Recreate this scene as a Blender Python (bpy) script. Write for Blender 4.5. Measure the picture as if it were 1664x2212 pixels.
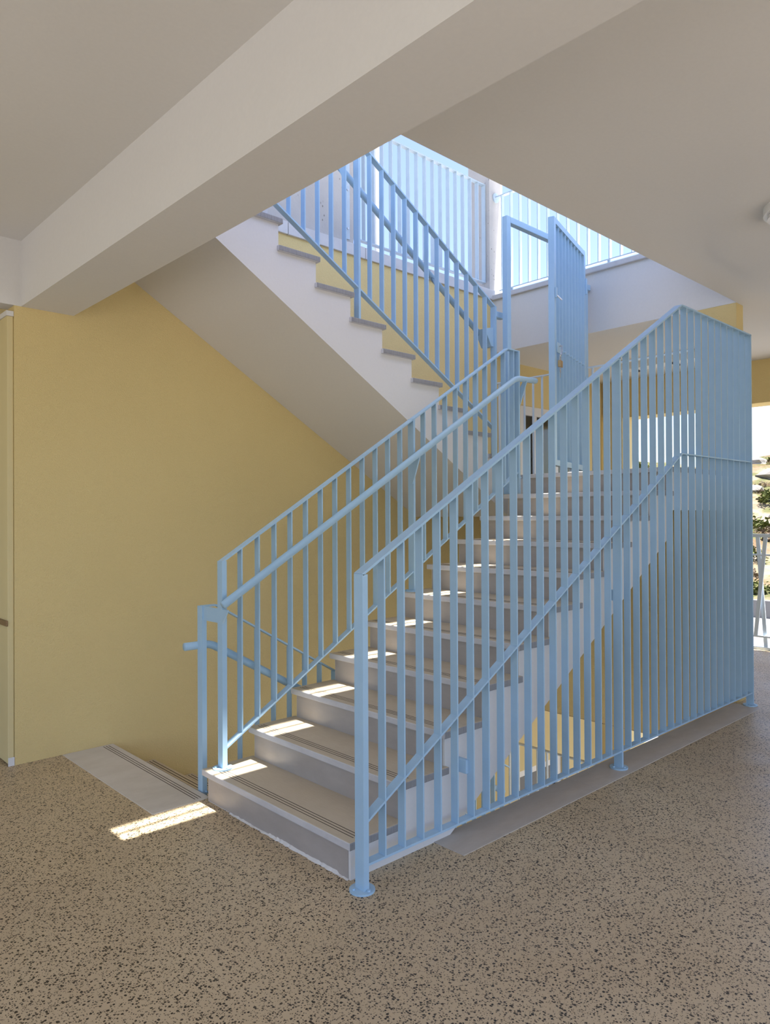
import bpy, bmesh, math, random
from mathutils import Vector, Matrix
random.seed(7)
S = bpy.context.scene
for o in list(bpy.data.objects): bpy.data.objects.remove(o)
COL = S.collection

# ------------------------------------------------------------------ camera
# x runs with the near flight (away to the right), y across the steps (away to the left), z up; metres
CAM = Vector((-1.9188, -2.2432, 1.49))
yaw, pit, rol = (math.radians(a) for a in (46.8475, 0.3009, -0.2796))
F = Vector((math.cos(yaw)*math.cos(pit), math.sin(yaw)*math.cos(pit), math.sin(pit)))
R0 = Vector((math.sin(yaw), -math.cos(yaw), 0)); U0 = R0.cross(F)
RT = math.cos(rol)*R0 + math.sin(rol)*U0; UP = -math.sin(rol)*R0 + math.cos(rol)*U0
cd = bpy.data.cameras.new('camera'); cam = bpy.data.objects.new('camera', cd); COL.objects.link(cam)
cam.matrix_world = Matrix(((RT.x, UP.x, -F.x, CAM.x), (RT.y, UP.y, -F.y, CAM.y), (RT.z, UP.z, -F.z, CAM.z), (0, 0, 0, 1)))
cd.sensor_width = 36; cd.lens = 36*1564.35/2212; cd.clip_end = 600; cd.clip_start = .05
S.camera = cam

# ------------------------------------------------------------------ sky, sun, exposure
SUN = Vector((.108, -.2, 1)).normalized()
w = bpy.data.worlds.new('sky'); S.world = w; w.use_nodes = True
nt = w.node_tree; nt.nodes.clear()
sky = nt.nodes.new('ShaderNodeTexSky'); sky.sky_type = 'NISHITA'; sky.sun_disc = False
sky.sun_elevation = math.asin(SUN.z); sky.sun_rotation = math.atan2(SUN.x, SUN.y)
sky.air_density = 1.0; sky.dust_density = 2.0; sky.ozone_density = 1.0; sky.altitude = 50
hs = nt.nodes.new('ShaderNodeHueSaturation'); hs.inputs['Saturation'].default_value = 1.08; hs.inputs['Hue'].default_value = .515
bg = nt.nodes.new('ShaderNodeBackground'); bg.inputs['Strength'].default_value = .165
ow = nt.nodes.new('ShaderNodeOutputWorld')
nt.links.new(sky.outputs[0], hs.inputs['Color']); nt.links.new(hs.outputs[0], bg.inputs['Color']); nt.links.new(bg.outputs[0], ow.inputs[0])
sl = bpy.data.lights.new('sun', 'SUN'); sl.energy = 7.5; sl.angle = math.radians(.53); sl.color = (1, .97, .92)
so = bpy.data.objects.new('sun', sl); COL.objects.link(so)
so.rotation_euler = SUN.to_track_quat('Z', 'Y').to_euler(); so.location = (0, -3, 12)
S.view_settings.view_transform = 'Standard'; S.view_settings.look = 'None'; S.view_settings.gamma = 1
S.view_settings.use_curve_mapping = False; S.view_settings.exposure = 1.28

# ------------------------------------------------------------------ materials
M = {}
class MT:
    def __init__(s, name, rough=.6, spec=.4, metal=0.):
        s.m = bpy.data.materials.new(name); s.m.use_nodes = True; M[name] = s.m
        s.t = s.m.node_tree; s.b = s.t.nodes['Principled BSDF']
        s.b.inputs['Roughness'].default_value = rough; s.b.inputs['Specular IOR Level'].default_value = spec
        s.b.inputs['Metallic'].default_value = metal; s.g = None
    def n(s, typ, ins=None, **kw):
        x = s.t.nodes.new(typ)
        for k, v in kw.items(): setattr(x, k, v)
        for k, v in (ins or {}).items():
            if isinstance(v, bpy.types.NodeSocket): s.t.links.new(v, x.inputs[k])
            else: x.inputs[k].default_value = v
        return x
    def pos(s, scale=(1, 1, 1)):
        if s.g is None: s.g = s.n('ShaderNodeNewGeometry')
        mp = s.n('ShaderNodeMapping', {'Vector': s.g.outputs['Position']}); mp.inputs['Scale'].default_value = scale
        return mp.outputs[0]
    def noise(s, scale, stretch=(1, 1, 1), detail=4, rough=.55):
        return s.n('ShaderNodeTexNoise', {'Vector': s.pos(stretch), 'Scale': scale, 'Detail': detail, 'Roughness': rough}).outputs['Fac']
    def ramp(s, fac, stops):
        r = s.n('ShaderNodeValToRGB', {'Fac': fac}); e = r.color_ramp.elements
        while len(e) > len(stops): e.remove(e[-1])
        while len(e) < len(stops): e.new(.5)
        for q, (p, c) in zip(e, stops): q.position = p; q.color = (*c, 1) if len(c) == 3 else c
        return r.outputs['Color']
    def mix(s, fac, a, b, mode='MIX'):
        x = s.n('ShaderNodeMix', data_type='RGBA', blend_type=mode)
        for i, v in ((0, fac), (6, a), (7, b)):
            if isinstance(v, bpy.types.NodeSocket): s.t.links.new(v, x.inputs[i])
            elif i == 0: x.inputs[0].default_value = v
            else: x.inputs[i].default_value = (*v, 1)
        return x.outputs[2]
    def math(s, op, a, b=0.):
        x = s.n('ShaderNodeMath', operation=op)
        for i, v in ((0, a), (1, b)):
            if isinstance(v, bpy.types.NodeSocket): s.t.links.new(v, x.inputs[i])
            else: x.inputs[i].default_value = v
        return x.outputs[0]
    def col(s, c):
        if isinstance(c, bpy.types.NodeSocket): s.t.links.new(c, s.b.inputs['Base Color'])
        else: s.b.inputs['Base Color'].default_value = (*c, 1)
        return s
    def rough(s, c): s.t.links.new(c, s.b.inputs['Roughness']); return s
    def bump(s, h, dist=.002, strength=.5):
        b = s.n('ShaderNodeBump', {'Height': h, 'Distance': dist, 'Strength': strength})
        s.t.links.new(b.outputs[0], s.b.inputs['Normal']); return s

def plaster(name, a, b, grain=220, bump=.0015, strength=.6, rough=.9):
    m = MT(name, rough, .08)
    big = m.noise(1.3, detail=5); fine = m.noise(grain, detail=2)
    c = m.mix(big, a, b); m.col(m.mix(m.math('MULTIPLY', fine, .18), c, tuple(x*.7 for x in a)))
    m.bump(fine, bump, strength)
plaster('yellow_render', (.845, .67, .325), (.785, .62, .295), 170, .006, .9)
plaster('cream_render', (.78, .66, .36), (.72, .60, .33), 240, .002, .5)
plaster('white_paint', (.79, .77, .74), (.75, .73, .70), 60, .0008, .25, .8)
plaster('pale_ground', (.26, .25, .235), (.225, .215, .20), 20, .01, .5)
plaster('roof_concrete', (.42, .41, .40), (.35, .345, .34), 40, .003, .6)
# board-marked concrete with blow holes
m = MT('concrete', .9, .2); v = m.n('ShaderNodeTexVoronoi', {'Vector': m.pos((1, 1, .6)), 'Scale': 28.}).outputs['Distance']
hole = m.mix(m.ramp(m.noise(9), [(.5, (0,)*3), (.62, (1,)*3)]), (1, 1, 1), m.ramp(v, [(0, (.18, .17, .16)), (.13, (.5, .48, .46)), (.2, (1, 1, 1))]))
m.col(m.mix(1., m.mix(m.noise(3, detail=6), (.40, .385, .375), (.60, .58, .56)), hole, 'MULTIPLY')).bump(m.noise(60), .004, .6)
# blue railing paint
m = MT('blue_paint', .38, .5); m.col(m.mix(m.noise(14, detail=4), (.375, .575, .755), (.435, .63, .80)))
m.rough(m.ramp(m.noise(30), [(.3, (.34,)*3), (.7, (.5,)*3)]))
m = MT('pale_blue_paint', .45, .5); m.col((.72, .82, .90))
# marble: dusty on top, clean on the front edge, sawn grey at the ends
m = MT('marble', .45, .4)
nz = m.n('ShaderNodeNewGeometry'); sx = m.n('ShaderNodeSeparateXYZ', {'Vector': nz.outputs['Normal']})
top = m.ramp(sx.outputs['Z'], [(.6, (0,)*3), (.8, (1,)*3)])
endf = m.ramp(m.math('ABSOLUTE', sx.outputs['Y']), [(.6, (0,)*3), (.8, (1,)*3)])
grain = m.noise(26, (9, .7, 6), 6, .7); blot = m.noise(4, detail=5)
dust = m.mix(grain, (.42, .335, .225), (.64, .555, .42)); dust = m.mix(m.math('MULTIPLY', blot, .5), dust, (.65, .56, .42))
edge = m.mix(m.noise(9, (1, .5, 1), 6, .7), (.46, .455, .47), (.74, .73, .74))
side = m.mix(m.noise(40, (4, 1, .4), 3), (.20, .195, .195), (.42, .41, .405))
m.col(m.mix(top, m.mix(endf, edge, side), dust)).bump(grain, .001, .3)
m.rough(m.ramp(m.noise(7), [(.3, (.35,)*3), (.7, (.6,)*3)]))
m = MT('worn_marble', .5, .4); m.col(m.mix(m.noise(5, (1, 2, 1), 7, .7), (.52, .475, .41), (.72, .68, .62)))
m = MT('shaded_fence_blue', .5, .4); m.col(m.mix(m.noise(14, detail=4), (.42, .53, .63), (.52, .62, .71)))  # railing blue made greyer: the fences' shade is put into the colour
m = MT('riser_stone', .38, .45); m.col(m.mix(m.noise(5, (1, 1, 2.5), 7, .65), (.34, .305, .28), (.49, .455, .425)))
m.rough(m.ramp(m.noise(6), [(.3, (.28,)*3), (.7, (.55,)*3)]))
m = MT('kerb_stone', .55, .35); m.col(m.mix(m.noise(6, (1, 2.5, 1), 6, .65), (.44, .39, .33), (.61, .56, .50)))
m = MT('clean_marble', .45, .4); m.col(m.mix(m.noise(7, (1, 1, 1), 7, .7), (.50, .49, .49), (.72, .71, .71)))
m = MT('groove_dark', .9, .1); m.col((.09, .075, .06))
# washed aggregate floor
m = MT('aggregate_floor', .5, .4)
cell = m.n('ShaderNodeTexVoronoi', {'Vector': m.pos((1, 1, 1)), 'Scale': 118., 'Randomness': 1.})
c2 = m.n('ShaderNodeTexVoronoi', {'Vector': m.pos((1, 1, 1)), 'Scale': 190., 'Randomness': 1.})
wob = m.math('MULTIPLY', m.math('SUBTRACT', m.noise(150, detail=2), .5), .30)
def stone(c, lo, hi):
    rv = m.n('ShaderNodeSeparateColor', {'Color': c.outputs['Color']}).outputs[0]
    size = m.n('ShaderNodeMapRange', {'Value': rv, 'From Min': lo, 'From Max': 1., 'To Min': 0., 'To Max': hi}).outputs[0]
    d = m.math('ADD', c.outputs['Distance'], wob)
    return m.ramp(m.math('SUBTRACT', size, d), [(0., (0,)*3), (.05, (1,)*3)]), rv
s1, r1 = stone(cell, .42, .66); s2, r2 = stone(c2, .35, .62)
fleck = m.n('ShaderNodeSeparateColor', {'Color': cell.outputs['Color']}).outputs[1]
base = m.mix(m.noise(1.6, detail=6, rough=.6), (.52, .38, .215), (.68, .555, .365))
base = m.mix(m.ramp(m.noise(.55, detail=3), [(.4, (0,)*3), (.68, (.65,)*3)]), base, (.43, .305, .175))
base = m.mix(m.math('MULTIPLY', m.noise(300, detail=2), .45), base, (.62, .52, .36))
stonec = m.mix(fleck, (.018, .013, .008), (.08, .058, .036))
allst = m.math('MAXIMUM', s1, m.math('MULTIPLY', s2, .75))
m.col(m.mix(allst, base, stonec)).bump(allst, .001, .25)
m.rough(m.ramp(m.noise(2.2, detail=4), [(.35, (.36,)*3), (.65, (.52,)*3)]))
# odds
m = MT('dark_metal', .5, .5); m.col((.07, .072, .078))
m = MT('dark_glass', .08, .6); m.col((.035, .035, .032))
m = MT('white_frame', .4, .5); m.col((.78, .77, .76))
m = MT('wood_strip', .5, .4); m.col(m.mix(m.noise(20, (1, .2, 6)), (.20, .12, .05), (.33, .21, .10)))
m = MT('brass', .32, .5, 1.); m.col((.62, .42, .20))
m = MT('steel', .3, .5, 1.); m.col((.60, .60, .60))
m = MT('lamp_white', .35, .5); m.col((.82, .82, .80))
m = MT('asphalt', .9, .2); m.col(m.mix(m.noise(.4, detail=6), (.20, .185, .165), (.26, .245, .22)))
m = MT('hill_soil', .95, .1); m.col(m.mix(m.ramp(m.noise(.35, detail=7, rough=.65), [(.46, (0,)*3), (.56, (.85,)*3)]), m.mix(m.ramp(m.noise(.22, detail=8, rough=.7), [(.42, (0,)*3), (.6, (1,)*3)]), (.13, .085, .045), (.23, .19, .135)), (.085, .095, .035)))
m = MT('shrub_green', .8, .2); m.col(m.mix(m.noise(1.1, detail=5), (.055, .075, .018), (.14, .15, .045)))
m = MT('shrub_dry', .85, .2); m.col(m.mix(m.noise(1.3, detail=5), (.11, .08, .05), (.19, .15, .105)))
m = MT('rock', .9, .2); m.col(m.mix(m.noise(.8, detail=7), (.27, .245, .205), (.37, .35, .31)))

# ------------------------------------------------------------------ mesh helpers (world coordinates; a part's mesh is shifted to its parent's base)
def wloc(o):
    v = Vector((0, 0, 0))
    while o is not None: v += o.location; o = o.parent
    return v
def obj(name, vf, mat, parent=None, smooth=False, loc=None):
    vs, fs = vf
    off = wloc(parent) + (Vector(loc) if loc is not None else Vector((0, 0, 0)))
    me = bpy.data.meshes.new(name); me.from_pydata([tuple(Vector(v)-off) for v in vs], [], fs)
    bm = bmesh.new(); bm.from_mesh(me); bmesh.ops.recalc_face_normals(bm, faces=bm.faces[:]); bm.to_mesh(me); bm.free()
    me.materials.append(M[mat])
    if smooth:
        for p in me.polygons: p.use_smooth = True
    o = bpy.data.objects.new(name, me); COL.objects.link(o); o.parent = parent
    if loc is not None: o.location = loc
    return o
def copy(src, parent, shift):
    o = src.copy(); COL.objects.link(o); o.parent = parent; o.location = src.location + Vector(shift); return o
def tag(o, label, cat=None, group=None, kind=None):
    o['label'] = label
    if cat: o['category'] = cat
    if group: o['group'] = group
    if kind: o['kind'] = kind
    return o
def thing(name, label, cat, loc, group=None, kind=None):
    o = bpy.data.objects.new(name, None); COL.objects.link(o); o.location = loc; o.empty_display_size = .1
    return tag(o, label, cat, group, kind)
def join(*ms):
    V = []; Fc = []
    for vs, fs in ms:
        k = len(V); V += list(vs); Fc += [tuple(i+k for i in f) for f in fs]
    return V, Fc
QB = [(0, 1, 3, 2), (4, 6, 7, 5), (0, 4, 5, 1), (2, 3, 7, 6), (0, 2, 6, 4), (1, 5, 7, 3)]
def box(x0, x1, y0, y1, z0, z1): return [(x, y, z) for x in (x0, x1) for y in (y0, y1) for z in (z0, z1)], QB
def bbox(x0, x1, y0, y1, z0, z1, b=.004):
    bm = bmesh.new(); vs = [bm.verts.new(v) for v in box(x0, x1, y0, y1, z0, z1)[0]]
    for f in QB: bm.faces.new([vs[i] for i in f])
    bmesh.ops.recalc_face_normals(bm, faces=bm.faces[:])
    bmesh.ops.bevel(bm, geom=bm.edges[:], offset=b, segments=2, affect='EDGES', profile=.5)
    bm.verts.index_update(); r = [tuple(v.co) for v in bm.verts], [tuple(v.index for v in f.verts) for f in bm.faces]; bm.free(); return r
def prism_y(poly, y0, y1):           # polygon of (x,z) pulled along y
    n = len(poly); V = [(x, y0, z) for x, z in poly] + [(x, y1, z) for x, z in poly]
    return V, [tuple(range(n)), tuple(range(2*n-1, n-1, -1))] + [(i, (i+1) % n, n+(i+1) % n, n+i) for i in range(n)]
def prism_x(poly, x0, x1):
    n = len(poly); V = [(x0, y, z) for y, z in poly] + [(x1, y, z) for y, z in poly]
    return V, [tuple(range(n)), tuple(range(2*n-1, n-1, -1))] + [(i, (i+1) % n, n+(i+1) % n, n+i) for i in range(n)]
def ribbon(pts, y0, y1, t):          # flat bar following (x,z) points, wide in y, t thick, pts on its top
    low = []
    for i, (x, z) in enumerate(pts):
        d = Vector((0, 0))
        if i: d += (Vector(pts[i])-Vector(pts[i-1])).normalized()
        if i < len(pts)-1: d += (Vector(pts[i+1])-Vector(pts[i])).normalized()
        d.normalize(); n = Vector((d.y, -d.x)); low.append((x+n.x*t, z+n.y*t))
    V = []; Fc = []
    for a, b in zip(pts, low): V += [(a[0], y0, a[1]), (a[0], y1, a[1]), (b[0], y1, b[1]), (b[0], y0, b[1])]
    for i in range(len(pts)-1):
        k = 4*i
        for j in range(4): Fc.append((k+j, k+(j+1) % 4, k+4+(j+1) % 4, k+4+j))
    Fc += [(0, 1, 2, 3), (len(V)-1, len(V)-2, len(V)-3, len(V)-4)]
    return V, Fc
def tube(pts, r, n=14, cap=True):
    pts = [Vector(p) for p in pts]; V = []; Fc = []
    for i, p in enumerate(pts):
        d = Vector((0, 0, 0))
        if i: d += (p-pts[i-1]).normalized()
        if i < len(pts)-1: d += (pts[i+1]-p).normalized()
        d.normalize(); a = Vector((0, 0, 1)) if abs(d.z) < .9 else Vector((1, 0, 0))
        e = d.cross(a).normalized(); f = d.cross(e)
        V += [tuple(p + r*(math.cos(2*math.pi*k/n)*e + math.sin(2*math.pi*k/n)*f)) for k in range(n)]
    for i in range(len(pts)-1):
        for k in range(n): Fc.append((i*n+k, i*n+(k+1) % n, (i+1)*n+(k+1) % n, (i+1)*n+k))
    if cap: Fc += [tuple(range(n)), tuple(range(len(V)-1, len(V)-n-1, -1))]
    return V, Fc
def disc(x, y, z, r, h, n=24): return tube([(x, y, z), (x, y, z+h*.7), (x, y, z+h)], r, n)
def bend(pts, r=.05, k=5):           # round the inner corners of a path
    P = [Vector(p) for p in pts]; out = [P[0]]
    for i in range(1, len(P)-1):
        a = P[i] + (P[i-1]-P[i]).normalized()*r; b = P[i] + (P[i+1]-P[i]).normalized()*r
        for j in range(k+1):
            s = j/k; out.append((1-s)**2*a + 2*s*(1-s)*P[i] + s*s*b)
    out.append(P[-1]); return out
def beam_between(p, q, wdir, w, t):  # square-ended flat bar from p to q
    p = Vector(p); q = Vector(q); d = (q-p).normalized(); a = Vector(wdir); a = (a - d*a.dot(d)).normalized()*w/2; b = d.cross(a).normalized()*t/2
    V = [tuple(c+s*a+u*b) for c in (p, q) for s in (-1, 1) for u in (-1, 1)]
    return V, QB

H = .165; G = .2864; NOSE = .02; W = 1.2014; YW = 2.4666
ZC = 3.169; ZT = 3.63; ZL = 11*H
XF = 4.044                                     # back wall of the stairwell
CL = -.46                                      # underside of this storey's floor

# ------------------------------------------------------------------ the setting
def struct(name, vf, mat, label, parent=None):
    o = obj(name, vf, mat, parent)
    if parent is None: o['kind'] = 'structure'; o['label'] = label
    return o
EX0, EX1, EY0 = -5.2, 6.75, -5.
struct('floor', join(box(EX0, .02, EY0, YW, CL, 0), box(.02, .60, EY0, W-.01, CL, 0), box(.60, XF, EY0, .05, CL, 0),
       box(XF, EX1, EY0, .03, CL, 0), box(4.1801, EX1, .03, 2.6, CL, 0), box(EX0, -.564, YW, 4.5, CL, 0)), 'aggregate_floor', 'brown washed aggregate floor with dark stone chips')
struct('ceiling', join(box(EX0, -.2135, EY0, 4.5, ZC, ZT), box(-.2135, XF, EY0, .0255, ZC, ZT), box(XF, EX1, EY0, 4.5, ZC, ZT),
       box(-.2135, .10, 1.378, YW, ZC, ZT)), 'white_paint', 'white painted ceiling slab with the stairwell opening cut through it')
struct('ceiling_beam', box(-.5243, -.2135, EY0, YW, 2.7717, ZC+.001), 'white_paint', 'deep white ceiling beam crossing in front of the stairs')
struct('wall_left', join(box(-.564, 4.20, YW, 2.66, CL-3.2, 3.722)), 'yellow_render', 'mustard yellow rough rendered stairwell wall')
struct('wall_lintel', join(box(EX0, -.5641, YW-.003, 2.60, 2.7717, ZC+.001), box(-.5641, -.5244, YW-.003, YW, 2.7717, ZC+.001)), 'white_paint', 'white lintel wall over the doorway at the left edge')
struct('wall_alcove', join(box(-.5635, -.40, 2.661, 3.2, 0, ZC), box(EX0, -.40, 3.0, 3.2, 0, ZC)), 'cream_render', 'cream wall inside the doorway recess')
struct('wall_back', join(box(XF, 4.18, .03, YW-.001, -.41, 1.60)), 'yellow_render', 'dark yellow rendered wall under the landing behind the blue bars')
struct('column_yellow', box(XF, 4.18, .03, .36, 1.6001, ZC+.001), 'yellow_render', 'yellow rendered column at the far end of the tall barred railing')
struct('fascia_upstand', box(XF, 4.30, .0255, YW, ZT, 3.714), 'white_paint', 'white slab edge of the upper floor facing the stairs')
struct('coping_fascia', bbox(4.015, 4.33, .0255, 2.52, 3.714, 3.765, .006), 'clean_marble', 'pale marble coping along the white upper slab edge')
cw = thing('coping_wall', 'grey marble coping slabs on the upper yellow wall', None, (0, 2.55, 3.722), kind='structure')
for a, b in ((-.2, .62), (.625, 1.44), (1.445, 2.26), (2.265, 3.08), (3.085, 4.06)):
    obj('coping_slab', bbox(a, b, 2.445, 2.70, 3.722, 3.822, .004), 'clean_marble', cw)
for nm, lab, bx in (('column_concrete', 'bare grey concrete column beside the upper flight', (1.28, 2.16, 2.49, 2.80)), ('column_concrete', 'bare concrete column at the corner of the upper parapet', (4.06, 4.28, 2.515, 2.80))):
    struct(nm, box(bx[0], bx[1], bx[2], bx[3], 3.8221, 6.80), 'concrete', lab)
# unseen, added roof, ledge and its rail that leave one thin band of sun
struct('sun_block_roof', join(box(.05, 4.45, -.184, 2.32, 6.80, 6.98), box(1.45, 1.75, 2.32, 2.80, 6.80, 6.98), box(4.08, 4.26, 2.32, 2.80, 6.80, 6.98)), 'roof_concrete', 'flat concrete roof added out of view to block the sun')
struct('sunshade_upstand', box(-.2135, XF, -.20, .0255, ZT, 3.74), 'white_paint', 'white upstand under the added marble sunshade')
struct('sunshade', bbox(-.2135, XF-.002, -.24, .27, 3.74, 3.80, .004), 'clean_marble', 'wide marble ledge added out of view to trim the band of sun')
sr = thing('sunshade_rail', 'thin metal rail added out of view for its shadow, along the marble ledge', 'rail', (1.2, .27, 3.74))
obj('rail', tube([(-.20, .35, 3.79), (4.0, .35, 3.79)], .012, 10), 'steel', sr)
for k in range(12): obj('bracket', tube([(-.02+.34*k, .262, 3.77), (-.02+.34*k, .35, 3.79)], .006, 8), 'steel', sr)
struct('roof_column', box(4.22, 4.44, -.18, .02, ZT, 6.80), 'concrete', 'concrete column under the far end of the added sun-blocking roof')
struct('wall_light_block', join(box(4.2, EX1, EY0-.2, EY0, 0, ZC), box(6.45, 6.75, EY0, -1.0, 0, ZC)), 'white_paint', 'white wall added out of view to cut the side light')  # unseen walls, added to keep side light off the column
# gallery beyond the stairs
struct('wall_corridor', join(box(4.201, 4.70, 2.60, 2.80, CL, ZC), box(5.90, 6.42, 2.60, 2.80, CL, ZC), box(4.70, 5.90, 2.60, 2.80, 2.72, ZC), box(4.70, 5.90, 2.60, 2.80, CL, .9)), 'yellow_render', 'yellow rendered wall with a window beyond the landing')
struct('beam_outer', box(6.45, 6.75, EY0, 4.5, 2.70, ZC+.001), 'yellow_render', 'yellow rendered edge beam of the open gallery')
struct('pier_outer', box(6.45, 6.75, 2.33, 2.62, 0, 2.70), 'cream_render', 'cream pier at the edge of the open gallery')
w1 = thing('window_1', 'white framed window in the yellow wall beyond the landing', None, (5.3, 2.7, .9), kind='structure')
obj('window_frame', join(box(4.70, 5.90, 2.62, 2.70, 2.62, 2.72), box(4.70, 5.90, 2.62, 2.70, .9, 1.75), box(4.70, 4.78, 2.62, 2.70, 1.75, 2.62), box(5.82, 5.90, 2.62, 2.70, 1.75, 2.62)), 'white_frame', w1)
obj('mullion', box(5.0, 5.05, 2.63, 2.69, 1.75, 2.62), 'white_frame', w1); obj('mullion', box(5.42, 5.48, 2.63, 2.69, 1.75, 2.62), 'white_frame', w1)
obj('pane', box(4.78, 5.0, 2.655, 2.665, 1.75, 2.62), 'dark_glass', w1)
obj('pane', box(5.05, 5.42, 2.655, 2.665, 1.75, 2.62), 'dark_glass', w1); obj('pane', box(5.48, 5.82, 2.655, 2.665, 1.75, 2.62), 'dark_glass', w1)
# storey below
struct('floor_lower', box(XF, EX1, EY0, 2.6, -3.95, -3.63), 'kerb_stone', 'pale floor of the storey below')
struct('wall_lower', join(box(4.201, 4.60, 2.60, 2.80, -3.63, CL), box(5.50, 6.42, 2.60, 2.80, -3.63, CL), box(4.60, 5.50, 2.60, 2.80, -1.35, CL)), 'cream_render', 'pale yellow wall of the storey below seen under the stairs')
struct('beam_lower', box(6.45, 6.75, EY0, 2.6, -.90, CL), 'yellow_render', 'yellow edge beam of the storey below')
struct('pier_lower', box(6.35, 6.75, 2.20, 2.60, -3.63, -.90), 'cream_render', 'cream pier of the storey below seen under the stairs')
d2 = thing('door_2', 'pale door with dark glass in the storey below seen under the stairs', None, (5.05, 2.7, -3.63), kind='structure')
obj('door_frame', join(box(4.60, 4.68, 2.63, 2.72, -3.63, -1.35), box(5.42, 5.50, 2.63, 2.72, -3.63, -1.35), box(4.68, 5.42, 2.63, 2.72, -1.43, -1.35)), 'white_frame', d2)
obj('door_panel', box(4.68, 5.42, 2.65, 2.69, -3.62, -2.2), 'cream_render', d2); obj('pane', box(4.68, 5.42, 2.66, 2.68, -2.2, -1.43), 'dark_glass', d2)
# doorway at the left edge
d1 = thing('door_1', 'cream door panel with a brown strip in the recess at the left edge', None, (-.57, 2.6, 0), kind='structure')
obj('door_panel', bbox(-.60, -.5655, 2.478, 2.745, .012, 2.705, .003), 'cream_render', d1)
tag(obj('push_strip', bbox(-.612, -.60, 2.47, 2.745, .838, .872, .003), 'wood_strip', d1), 'brown wooden strip')
obj('top_trim', box(-.606, -.5655, 2.47, 2.745, 2.705, 2.735), 'white_paint', d1)
obj('door_foot', box(-.60, -.566, 2.468, 2.476, .0, .05), 'white_frame', d1)
obj('door_edge', box(-.66, -.5655, 2.746, 2.775, .012, 2.70), 'dark_metal', d1)

# ------------------------------------------------------------------ stairs
def treads(st, x0, z0, n, y0, y1, sgn, first=1, groove=True, risers=True, last_deep=None):
    """n marble treads with grooves and risers; riser i stands at x0+sgn*(i-1)*G"""
    for i in range(first, n+1):
        xr = x0 + sgn*(i-1)*G; zt = z0 + i*H
        a, b = xr - sgn*NOSE, xr + sgn*(G+.012)
        if i == n and last_deep: b = xr + sgn*last_deep
        t = obj('tread', bbox(min(a, b), max(a, b), y0, y1, zt-.034, zt, .005), 'marble', st)
        if groove:
            for k in range(3):
                xg = xr + sgn*(-NOSE+.045+.017*k)
                obj('groove', box(xg-.0018, xg+.0018, y0+.03, y1-.03, zt-.002, zt+.0006), 'groove_dark', t)
        if risers:
            a, b = xr, xr + sgn*.02
            obj('riser', box(min(a, b), max(a, b), y0+.034, y1-.034, z0+(i-1)*H+(.0 if i > 1 else .004), zt-.034), 'riser_stone', st)
# flight up from the floor
st = thing('staircase', 'marble flight rising from the aggregate floor behind the barred railing', 'stairs', (0, .6, 0))
poly = [(.002, .0)]
for i in range(1, 12):
    xr = (i-1)*G; poly += [(xr+.002, i*H-.034), (xr+G+.002, i*H-.034)]
poly[-1] = (10*G+.02, 11*H-.034)
sof = lambda x: .597*(x-.607)
xe = 10*G+.02
poly += [(xe, sof(xe)), (.607, 0)]
obj('body', prism_y(poly, .022, W-.03), 'white_paint', st)
treads(st, 0, 0, 11, 0, W, 1, last_deep=.30)
# thin plaster skim left along the first riser and the side of the flight
V = []; Fc = []; rr = random.Random(3); n = 60
for k in range(n+1):
    y = .03 + (.95-.03)*k/n; hgt = .003 + .007*rr.random()*(.4+.6*math.sin(y*9)**2) + (.006 if .1 < y < .6 else 0); out = .003+.006*rr.random()
    V += [(0.0005, y, hgt), (-out, y, hgt*.3), (-out-.003, y, 0), (.0005, y, 0)]
for k in range(n): Fc += [(4*k+j, 4*k+4+j, 4*k+4+(j+1) % 4, 4*k+(j+1) % 4) for j in range(4)]
tag(obj('plaster_skim', (V, Fc), 'white_paint', st), 'ragged white plaster along the foot of the first riser')
# half landing
ld = thing('stair_landing', 'half landing of pale marble between the two flights', 'landing', (3.4, 1.2, 1.5))
obj('slab', join(box(xe+.001, XF-.002, .022, YW-.002, 1.52, ZL-.034)), 'white_paint', ld)
for j in range(4):
    y0 = (0, .62, 1.24, 1.86)[j]; y1 = (.617, 1.237, 1.857, YW-.003)[j]
    obj('paving_slab', box(10*G+.30 if y1 < 1.3 else 10*G+.02, XF-.002, y0, y1, ZL-.034, ZL), 'marble', ld)
# upper flight, rising back towards the beam
XU = 2.912; YU = 1.378
su = thing('staircase', 'upper marble flight climbing over the yellow wall towards the ceiling beam', 'stairs', (1.5, 1.9, 1.6))
poly = []
for i in range(1, 12):
    xr = XU-(i-1)*G; poly += [(xr-.002, ZL+(i-1)*H-.034 if i > 1 else ZL-.034), (xr-.002, ZL+i*H-.034)]
xt = XU-10*G-.02
sofu = lambda x: 3.185-.590*x
poly += [(xt, ZT-.034), (.101, ZT-.034), (.101, sofu(.101)), (XU-.02, sofu(XU-.02))]
poly = [p for i, p in enumerate(poly) if p != poly[i-1]]
obj('body', prism_y(poly, YU+.022, YW-.001), 'white_paint', su)
treads(su, XU, ZL, 10, YU, YW-.002, -1)
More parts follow.
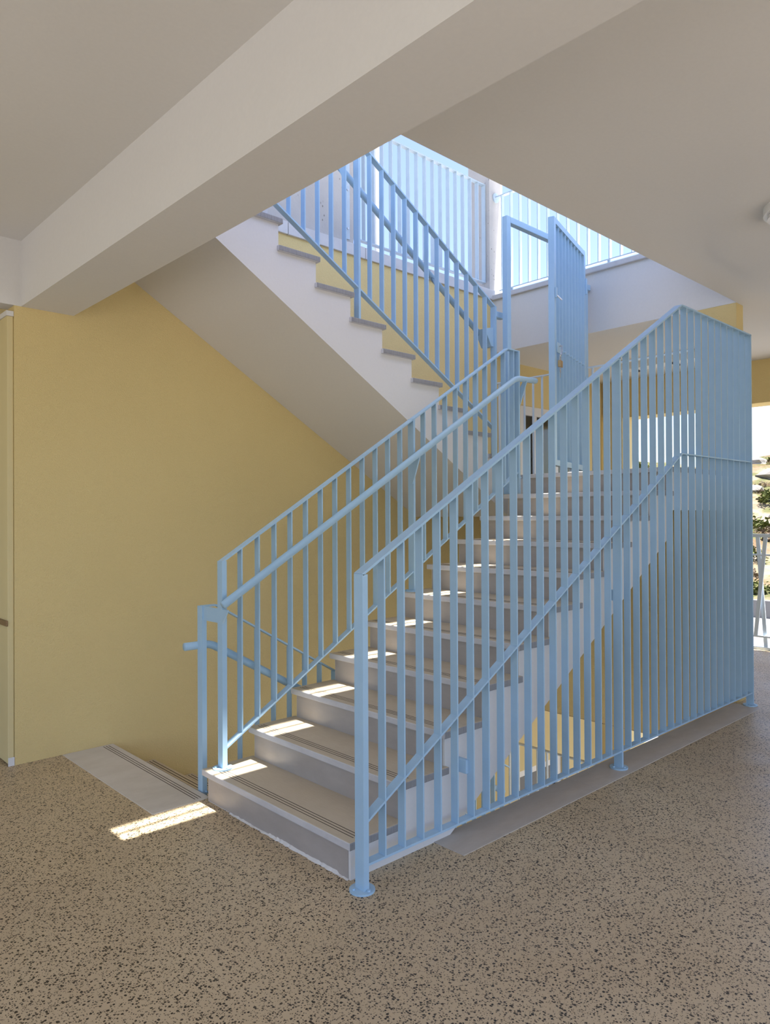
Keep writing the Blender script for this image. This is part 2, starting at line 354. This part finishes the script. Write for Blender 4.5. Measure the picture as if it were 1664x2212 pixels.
# flight down to the storey below
XD = .0192; GD = .2862
sd = thing('staircase', 'marble flight descending along the yellow wall beside the first step', 'stairs', (1.5, 1.9, -1.0))
tag(obj('tread', bbox(-.29, .032, W+.004, YW-.004, -.034, .003, .003), 'worn_marble', sd), 'wide marble slab level with the floor')
for k in range(3):
    xg = .012-.017*k-.02; obj('groove', box(xg-.002, xg+.002, W+.03, YW-.03, .001, .0037), 'groove_dark', sd)
poly = []
for i in range(0, 11):
    xr = XD + i*GD; z = -i*H-.034
    if i: poly += [(xr-.02-GD+.0, z), (xr-.02, z)]
poly += [(XD+10*GD-.02, -11*H), (XD+10*GD-.02, -11*H-.25), (XD-.02, -.75)]
obj('body', prism_y(poly, W+.10, YW-.002), 'white_paint', sd)
for i in range(1, 11):
    xr = XD + i*GD; z = -i*H
    t = obj('tread', bbox(xr-GD-.012, xr+.012, W+.09, YW-.004, z-.034, z, .004), 'marble', sd)
    for k in range(5):
        xg = xr-.012-.022*k; obj('groove', box(xg-.0028, xg+.0028, W+.12, YW-.03, z-.002, z+.0006), 'groove_dark', t)
    obj('riser', box(xr-GD-.02, xr-GD, W+.10, YW-.004, z+.0, z+H-.034), 'riser_stone', sd)
ll = thing('stair_landing', 'lower half landing glimpsed under the first flight', 'landing', (3.4, 1.2, -2.1))
obj('slab', box(XD+10*GD-.018, XF-.002, .05, YW-.004, -11*H-.25, -11*H), 'kerb_stone', ll)
# marble kerb along the opening
kb = thing('kerb_strip', 'flush marble kerb slabs under the tall barred railing', None, (2.2, -.06, 0), kind='structure')
for a, b in ((.50, 1.62), (1.623, 2.80), (2.803, 3.985)):
    obj('kerb_slab', bbox(a, b, -.158, .052, -.03, .003, .002), 'kerb_stone', kb)

# ------------------------------------------------------------------ railings (each bar a part of its own)
BP = 'blue_paint'
def blade(par, x, y, z0, z1, dv=.040, t=.008, name='baluster', mat=BP): return obj(name, box(x-t/2, x+t/2, y-dv/2, y+dv/2, z0, z1), mat, par)
def foot(par, x, y, z, r=.052):
    f = obj('base_plate', disc(x, y, z, r, .008), BP, par)
    for k in range(3):
        a = .6+k*2.1; obj('bolt', tube([(x+.036*math.cos(a), y+.036*math.sin(a), z+.006), (x+.036*math.cos(a), y+.036*math.sin(a), z+.014)], .007, 6), BP, f)
# tall barred railing along the opening
YC = -.068; X0 = -.014; SP = .1116; XK = 2.8127; ZK = 2.8853; ZK2 = 1.8978; XE = X0+36*SP
cg = thing('barred_railing', 'tall light blue railing of closely spaced vertical bars enclosing the stairwell', 'railing', (2, YC, 0))
sl_ = (ZK-1.262)/(XK-X0)
ztop = lambda x: ZK if x >= XK else 1.262 + sl_*(x-X0)
for k in range(37):
    x = X0+k*SP
    if k in (0, 18, 36):
        obj('post', box(x-.008 if k else x-.014, x+.008 if k else x+.014, YC-.026, YC+.026, .006, ztop(x)-.004), BP, cg); foot(cg, x, YC, .0 if k == 0 else .003)
    else: blade(cg, x, YC, .10, ztop(x)-.006)
obj('bottom_rail', box(X0+.015, XE+.004, YC-.021, YC+.021, .098, .108), BP, cg)
obj('top_rail', ribbon([(X0-.014, ztop(X0)), (XK, ZK), (XE+.008, ZK)], YC-.026, YC+.026, .010), BP, cg)
obj('middle_rail', ribbon([(X0+.01, ZK2-(XK-X0)*.573), (XK, ZK2), (XE, ZK2)], YC-.022, YC+.022, .009), BP, cg)
for x, z in ((.645, .33), (2.036, 1.01)): obj('wall_bracket', bbox(x-.012, x+.012, YC+.01, .03, z-.032, z+.032, .003), BP, cg)
# railing on the inner side of the first flight
YL = 1.13; S1 = .612
hl = thing('stair_railing', 'light blue stair railing with a round handrail on the inner side of the first flight', 'railing', (1.3, YL, .165))
lt = lambda x: 1.254+S1*(x-.05) if x < 2.51 else 2.76
lb = lambda x: .285+.6045*(x-.088)
obj('post', box(.05-.0, .078, YL-.024, YL+.024, .165, lt(.06)-.004), BP, hl); foot(hl, .064, YL, .165)
for k in range(1, 25):
    x = .064+.1095*k
    if k in (13,): obj('post', box(x-.008, x+.008, YL-.026, YL+.026, .99, lt(x)-.005), BP, hl); foot(hl, x, YL, 6*H if x > 1.43 else 5*H)
    elif k == 24: obj('post', box(2.64-.008, 2.64+.008, YL-.028, YL+.028, 10*H, 2.752), BP, hl); obj('collar', box(2.625, 2.655, YL-.032, YL+.032, 1.775, 1.783), BP, hl)
    elif x < 2.60: blade(hl, x, YL, lb(x)-.004, lt(x)-.005)
obj('top_rail', ribbon([(.05, lt(.05)), (2.51, 2.755), (2.652, 2.755)], YL-.022, YL+.022, .009), BP, hl)
obj('bottom_rail', ribbon([(.07, lb(.07)), (2.64, lb(2.64))], YL-.021, YL+.021, .009), BP, hl)
hr = obj('handrail', tube([tuple(p) for p in bend([(.030, 1.065, 1.030), (2.551, 1.065, 2.525), (2.80, 1.065, 2.535)], .05)], .0215, 18), BP, hl, True)
for x in (1.48, 2.66):
    z = 1.030+.593*(x-.03) if x < 2.55 else 2.53
    obj('bracket', prism_x([(YL-.02, z-.19), (YL-.02, z-.06), (1.078, z-.010), (1.045, z-.016)], x-.005, x+.005), BP, hr)
obj('corner_plate', prism_x([(1.05, 1.0), (1.10, .93), (1.335, .93), (1.335, 1.005), (1.05, 1.005)], .048, .056), BP, hl)
# railing of the descending flight
YD = 1.30
dr = thing('stair_railing', 'light blue railing with a round handrail going down beside the yellow wall', 'railing', (1.2, YD, -.2))
dt = lambda x: 1.005 if x < .12 else 1.005-.577*(x-.12)
obj('post', box(.040, .068, YD+.0, YD+.05, -.10, 1.004), BP, dr)
obj('top_rail', ribbon([(.045, 1.008), (.13, 1.008), (2.75, dt(2.75))], YD-.005, YD+.030, .009), BP, dr)
for k in range(1, 24):
    x = .055+.1135*k; blade(dr, x, YD+.012, dt(x)-1.02, dt(x)-.004)
obj('bottom_rail', ribbon([(.06, dt(.1)-1.0), (2.75, dt(2.75)-1.0)], YD-.01, YD+.03, .009), BP, dr)
hd = obj('handrail', tube([tuple(p) for p in bend([(-.03, 1.365, .785), (.125, 1.365, .785), (2.75, 1.365, .785-.577*2.625)], .04)], .0215, 18), BP, dr, True)
obj('bracket', prism_x([(1.33, .60), (1.33, .68), (1.372, .775), (1.352, .778)], .050, .058), BP, hd)
for x in (1.0, 2.0): obj('bracket', prism_x([(1.31, .785-.577*(x-.125)-.13), (1.31, .785-.577*(x-.125)-.06), (1.372, .785-.577*(x-.125)-.01), (1.352, .785-.577*(x-.125)-.01)], x-.004, x+.004), BP, hd)
# railing of the upper flight
YR = 1.44
ur = thing('stair_railing', 'light blue stair railing climbing the upper flight against the sky', 'railing', (1.5, YR, 2.4))
ut = lambda x: 3.190-.577*(x-2.753)
ub = lambda x: 2.214-.570*(x-2.72)
for k in range(0, 25):
    x = 2.755-.1128*k
    if k in (0, 13): obj('post', box(x-.009, x+.009, YR-.025, YR+.025, ZL+H*(1 if k == 0 else 6) if k == 0 else 2.805, ut(x)-.004), BP, ur)
    else: blade(ur, x, YR, ub(x)-.004, ut(x)-.005)
obj('top_rail', ribbon([(.02, ut(.02)), (2.77, ut(2.77))], YR-.022, YR+.022, .010), BP, ur)
obj('bottom_rail', ribbon([(.02, ub(.02)), (2.755, ub(2.755))], YR-.021, YR+.021, .010), BP, ur)
obj('stub', bbox(2.757, 2.865, YR-.03, YR+.02, 3.098, 3.148, .006), BP, ur)
hu = obj('handrail', tube([(.3, 1.525, 4.395), (2.70, 1.525, 2.955)], .0225, 18), BP, ur, True)
obj('flange', prism_y([(2.64, 2.99), (2.76, 3.02), (2.76, 2.86), (2.72, 2.86)], YR-.004, 1.54), BP, hu)
for x in (1.18, 2.1): obj('bracket', prism_x([(YR+.02, 4.395-.6*(x-.3)-.12), (YR+.02, 4.395-.6*(x-.3)-.05), (1.53, 4.395-.6*(x-.3)-.01), (1.515, 4.395-.6*(x-.3)-.015)], x-.004, x+.004), BP, hu)
# railing along the back of the landing (upper and lower), behind the gate
def back_rail(label, zl, y0, y1, mat, ys):
    t = thing('landing_railing', label, 'railing', (4.0, 1.2, zl))
    obj('top_rail', box(3.978, 4.022, y0, y1, zl+1.02, zl+1.03), mat, t); obj('bottom_rail', box(3.98, 4.02, y0, y1, zl+.055, zl+.065), mat, t)
    for y in ys:
        obj('post', tube([(4.0, y, zl), (4.0, y, zl+1.02)], .011, 10), mat, t); obj('base_plate', disc(4.0, y, zl, .026, .006, 14), mat, t)
back_rail('slim pale blue railing along the back of the half landing', ZL, .37, 2.40, 'pale_blue_paint', [.42, .85, 1.28]+[1.52+.104*k for k in range(9)])
back_rail('slim pale blue railing of the lower landing seen under the first flight', -11*H, .10, 2.40, 'pale_blue_paint', [.12+.112*k for k in range(21)])

# ------------------------------------------------------------------ gate
YG = 1.335
gt = thing('gate', 'light blue barred security gate standing open on the half landing', 'gate', (3.3, YG, ZL))
def sq(x, y, z0, z1, s=.05): return bbox(x-s/2, x+s/2, y-s/2, y+s/2, z0, z1, .003)
obj('post', sq(2.795, YG, 1.66, 3.90), BP, gt); obj('post', sq(3.905, YG, ZL, 3.90), BP, gt)
obj('crossbar', bbox(2.82, 3.88, YG-.025, YG+.025, 3.85, 3.90, .003), BP, gt)
sp_ = obj('side_post', sq(3.975, YG+.01, ZL, 3.60, .045), BP, gt); obj('stub', bbox(3.93, 4.03, YG-.02, YG+.04, 3.555, 3.605, .004), BP, sp_)
hx, hy = 3.872, 1.300; fx, fy = 2.985, 1.040
dx, dy = fx-hx, fy-hy; L = math.hypot(dx, dy); ex, ey = dx/L, dy/L; nx, ny = -ey, ex
def lbox(s0, s1, n0, n1, z0, z1):
    V = [(hx+s*ex+n*nx, hy+s*ey+n*ny, z) for s in (s0, s1) for n in (n0, n1) for z in (z0, z1)]; return V, QB
Z0, Z1 = 1.885, 3.865
lf = obj('leaf', join(lbox(0, .045, -.025, .025, Z0, Z1), lbox(L-.045, L, -.025, .025, Z0, Z1), lbox(.045, L-.045, -.025, .025, Z1-.045, Z1), lbox(.045, L-.045, -.025, .025, Z0, Z0+.045)), BP, gt)
nb = 8
for k in range(nb):
    s = .045+(L-.09)*(k+1)/(nb+1); obj('baluster', lbox(s-.004, s+.004, -.022, .022, Z0+.04, Z1-.04), BP, lf)
for k in range(nb):
    s = .045+(L-.09)*(k+.5)/(nb+1); obj('stud', tube([(hx+s*ex-.02*nx, hy+s*ey-.02*ny, 2.83), (hx+s*ex+.032*nx, hy+s*ey+.032*ny, 2.83)], .010, 8), BP, lf)
for z in (2.66, 3.55): obj('hinge', tube([(hx+.004, hy-.030, z-.07), (hx+.004, hy-.030, z+.07)], .012, 10), BP, gt)
def gp(s, n, z): return (hx+s*ex+n*nx, hy+s*ey+n*ny, z)
def gside(n): return n
sg = 1 if (Vector((nx, ny, 0)).dot(Vector((CAM.x-fx, CAM.y-fy, 0))) > 0) else -1
ns = .0265*sg
lk = obj('lock_plate', lbox(L-.13, L-.035, min(ns, ns+.008*sg), max(ns, ns+.008*sg), 2.79, 2.87), BP, lf)
obj('handle', tube([gp(L-.09, ns, 2.845), gp(L-.09, ns+.028*sg, 2.845), gp(L-.075, ns+.028*sg, 2.77)], .007, 8), 'steel', lk)
obj('latch', lbox(L-.04, L-.01, min(ns, ns+.012*sg), max(ns, ns+.012*sg), 3.22, 3.30), BP, lf)
obj('latch_lever', tube([gp(L-.03, ns+.01*sg, 3.24), gp(L-.045, ns+.045*sg, 3.20)], .006, 8), 'steel', lf)
pl = thing('padlock', 'brass padlock hanging on the lock of the blue gate', 'padlock', gp(L-.085, ns+.016*sg, 2.70))
nn = ns+.016*sg
obj('body', lbox(L-.118, L-.056, nn-.011, nn+.011, 2.675, 2.727), 'brass', pl)
obj('shackle', tube([gp(L-.103, nn, 2.724), gp(L-.103, nn, 2.75), gp(L-.097, nn, 2.765), gp(L-.087, nn, 2.772), gp(L-.077, nn, 2.765), gp(L-.071, nn, 2.75), gp(L-.071, nn, 2.724)], .004, 8), 'steel', pl)
ky = thing('key', 'small steel key hanging below the brass padlock', 'key', gp(L-.087, nn, 2.60))
obj('ring', tube([gp(L-.087+.010*math.cos(a*.628), nn, 2.672+.012*math.sin(a*.628)) for a in range(11)], .0018, 6, False), 'steel', ky)
obj('bow', lbox(L-.100, L-.074, nn-.0015, nn+.0015, 2.632, 2.662), 'steel', ky); obj('blade', lbox(L-.091, L-.083, nn-.0015, nn+.0015, 2.59, 2.633), 'steel', ky)

# ------------------------------------------------------------------ upper fences, gallery railing, lamps
f1 = thing('fence', 'framed fence of blue bars on the marble coping against the sky', 'fence', (3.2, 2.60, 3.822))
yf = 2.585
obj('top_rail', box(2.24, 4.058, yf-.022, yf+.022, 4.955, 4.965), 'shaded_fence_blue', f1); obj('bottom_rail', box(2.24, 4.058, yf-.022, yf+.022, 3.93, 3.94), 'shaded_fence_blue', f1)
for k in range(17):
    x = 2.25+1.80*k/16
    blade(f1, x, yf, 3.932, 4.957, .045, .008 if 0 < k < 16 else .014, mat='shaded_fence_blue')
for x in (2.7, 3.6): obj('bolt', tube([(x, yf, 3.822), (x, yf, 3.932)], .012, 8), 'shaded_fence_blue', f1)
mp = obj('mounting_plate', box(2.06, 2.11, 2.478, 2.489, 3.86, 5.0), 'shaded_fence_blue', f1)
for z in (3.95, 4.28, 4.6): obj('bolt', tube([(2.085, 2.479, z), (2.085, 2.468, z)], .010, 8), 'steel', mp)
f2 = thing('fence', 'blue bar fence standing on the white upper slab edge', 'fence', (4.16, 1.3, 3.765))
xf = 4.16
obj('top_rail', box(xf-.022, xf+.022, -1.0, 2.514, 4.83, 4.84), 'shaded_fence_blue', f2); obj('bottom_rail', box(xf-.022, xf+.022, -.2, 2.45, 3.835, 3.845), 'shaded_fence_blue', f2)
for k in range(23):
    y = 2.42-.112*k; obj('baluster', box(xf-.022, xf+.022, y-.004, y+.004, 3.845, 4.832), 'shaded_fence_blue', f2)
for y in (.1, 1.2, 2.3): obj('foot', tube([(xf, y, 3.765), (xf, y, 3.84)], .015, 8), 'shaded_fence_blue', f2)
obj('flange', tube([(xf, 2.500, 4.835), (xf, 2.514, 4.835)], .05, 16), 'shaded_fence_blue', f2)
tag(obj('pole', tube([(2.86, 2.95, -3.9), (2.86, 2.95, 7.5)], .028, 12), 'lamp_white'), 'white vertical pole behind the upper fence', 'pole')
gr = thing('gallery_railing', 'pale blue railing of slanted bars at the edge of the open gallery', 'railing', (6.55, .6, 0))
xg = 6.55
PB = 'pale_blue_paint'
obj('top_rail', box(xg-.03, xg+.03, -1.0, 2.33, 1.235, 1.27), PB, gr); obj('upper_rail', box(xg-.02, xg+.02, -1.0, 2.33, 1.03, 1.048), PB, gr)
obj('lower_rail', box(xg-.02, xg+.02, -1.0, 2.33, .135, .153), PB, gr); obj('bottom_rail', box(xg-.03, xg+.03, -1.0, 2.33, .0, .03), PB, gr)
for k in range(16):
    y = 2.2-.2*k
    obj('baluster', beam_between((xg-.012, y, .14), (xg-.012, y-.11, 1.24), (1, 0, 0), .012, .040), PB, gr)
    obj('baluster', beam_between((xg+.012, y-.10, .02), (xg+.012, y-.02, 1.24), (1, 0, 0), .012, .040), PB, gr)
lp = thing('ceiling_lamp', 'round white ceiling lamp at the right edge of the picture', 'lamp', (2.40, -.93, ZC-.06))
obj('housing', tube([(2.40, -.93, ZC), (2.40, -.93, ZC-.045)], .175, 36), 'lamp_white', lp)
obj('diffuser', tube([(2.40, -.93, ZC-.045), (2.40, -.93, ZC-.058), (2.40, -.93, ZC-.066)], .155, 36), 'white_frame', lp)
gl = thing('gallery_lamp', 'long white ceiling lamp seen through the bars beyond the landing', 'lamp', (5.5, 1.2, ZC-.1))
obj('housing', bbox(5.42, 5.60, .55, 1.85, ZC-.09, ZC, .01), 'lamp_white', gl)
for y in (.75, 1.2, 1.65): obj('louvre', box(5.44, 5.58, y-.012, y+.012, ZC-.11, ZC-.09), 'dark_metal', gl)

# ------------------------------------------------------------------ outside
struct('ground', box(-60, 140, -90, 90, -4.4, -3.96), 'pale_ground', 'pale sunlit ground around the building')
struct('road', box(24, 38, -60, 60, -3.96, -3.90), 'asphalt', 'pale road beyond the gallery railing')
struct('road_wall', box(38, 38.4, -60, 60, -3.96, -3.0), 'pale_ground', 'low white wall along the far side of the road')
V = []; Fc = []; nx_, ny_ = 40, 48; rr = random.Random(11)
def hill(x, y):
    s = min(1, max(0, (x-41)/60)); return -3.9 + 12.0*(s**.9) + .5*math.sin(x*.31+y*.2)*s*2 + .6*math.sin(y*.23+1.3)*s*2
for i in range(nx_+1):
    for j in range(ny_+1):
        x = 40+75*i/nx_; y = -50+110*j/ny_; V.append((x, y, hill(x, y)+rr.uniform(-.25, .25)*(i > 0)))
for i in range(nx_):
    for j in range(ny_): Fc.append((i*(ny_+1)+j, (i+1)*(ny_+1)+j, (i+1)*(ny_+1)+j+1, i*(ny_+1)+j+1))
k0 = len(V)
struct('hillside', (V, Fc), 'hill_soil', 'dry stony hillside beyond the road')
def leafball(seed, n=420):
    r = random.Random(seed); V = []; Fc = []
    for _ in range(n):
        a = r.uniform(0, 6.283); zz = r.uniform(-.15, 1); q = math.sqrt(max(0, 1-zz*zz)); rad = r.uniform(.55, 1)*(1+.25*math.sin(3*a+seed))
        c = Vector((q*math.cos(a)*rad, q*math.sin(a)*rad, zz*rad*.8)); u = Vector((r.uniform(-1, 1), r.uniform(-1, 1), r.uniform(-1, 1))).normalized(); v = u.cross(Vector((r.random(), r.random(), 1))).normalized()
        k = len(V); s = r.uniform(.07, .16); V += [tuple(c-u*s), tuple(c+v*s*.6), tuple(c+u*s), tuple(c-v*s*.6)]; Fc.append((k, k+1, k+2, k+3))
    return V, Fc
protos = []
az = lambda x, t, d: -2.24+t*(x+1.92)+d
spots = [(x, az(x, t, d), sc, k) for x, t, d, sc, k in ((44, .352, .3, 1.1, 'g'), (46.5, .352, -1.6, .9, 'd'), (51, .352, .8, 1.3, 'g'), (56, .352, -1.2, 1.2, 'd'), (62, .352, .6, 1.7, 'g'), (70, .352, -1.2, 1.7, 'g'), (77, .352, 1.6, 1.3, 'd'), (93, .352, 1.0, 1.3, 'g'), (99, .352, -1.6, 1.4, 'g'), (42.6, .352, 1.9, .7, 'd'), (88, .486, 0, 1.6, 'g'), (99, .52, 0, 1.8, 'g'))]
lab = ['green shrub at the foot of the hillside', 'dry brown shrub at the foot of the hillside', 'large green shrub low on the hillside', 'dry brown shrub halfway up the hillside', 'wide green shrub halfway up the hillside', 'green shrub below the pale rocks', 'dry shrub beside the pale rocks', 'green shrub near the hilltop', 'green shrub on the skyline', 'small dry shrub by the road wall', 'green shrub seen between the far bars', 'skyline shrub seen between the far bars']
for i, (x, y, s, k) in enumerate(spots):
    o = obj('shrub', leafball(i), 'shrub_green' if k == 'g' else 'shrub_dry'); o.location = (x, y, hill(x, y)-.1); o.scale = (s, s, s*.8)
    tag(o, lab[i], 'shrub', 'shrubs on the hillside')
bush = None; rr = random.Random(5)
for i in range(26):
    x = 43+2.1*i; y = az(x, .352, rr.uniform(-2.6, 2.6)+(.5 if i % 2 else -.5))
    if any((x-a)**2+(y-b)**2 < (c+.9)**2 for a, b, c, _ in spots): continue
    if bush is None: bush = obj('bush', leafball(40, 260), 'shrub_dry'); o = bush
    else: o = bush.copy(); COL.objects.link(o)
    q = rr.uniform(.5, .8); o.location = (x, y, hill(x, y)-.05); o.scale = (q, q, q*.9); o.rotation_euler = (0, 0, rr.uniform(0, 6))
    nb_ = globals().get('nb_', 0)+1
    tag(o, 'small dry bush, %s up the slope from the road wall' % ('first second third fourth fifth sixth seventh eighth ninth tenth eleventh twelfth thirteenth fourteenth fifteenth sixteenth seventeenth eighteenth nineteenth twentieth'.split()[nb_-1]), 'bush', 'small dry bushes on the hillside')
def rockmesh(seed):
    r = random.Random(seed); bm = bmesh.new(); bmesh.ops.create_icosphere(bm, subdivisions=2, radius=1)
    for v in bm.verts: v.co *= r.uniform(.75, 1.15)
    q = [tuple(v.co) for v in bm.verts], [tuple(v.index for v in f.verts) for f in bm.faces]; bm.free(); return q
for i, (x, y, s, lb_) in enumerate(((84, az(84, .352, -1.5), 1.3, 'largest pale rock near the hilltop'), (88, az(88, .352, .8), 1.1, 'pale rock behind the largest rock'), (73.5, az(73.5, .352, .9), .8, 'pale rock halfway up the hillside'), (66, az(66, .352, -1.6), .6, 'low pale rock between the shrubs'))):
    o = obj('rock', rockmesh(i), 'rock'); o.location = (x, y, hill(x, y)+.1); o.scale = (s, s*1.5, s*.7); tag(o, lb_, 'rock', 'rocks on the hillside')
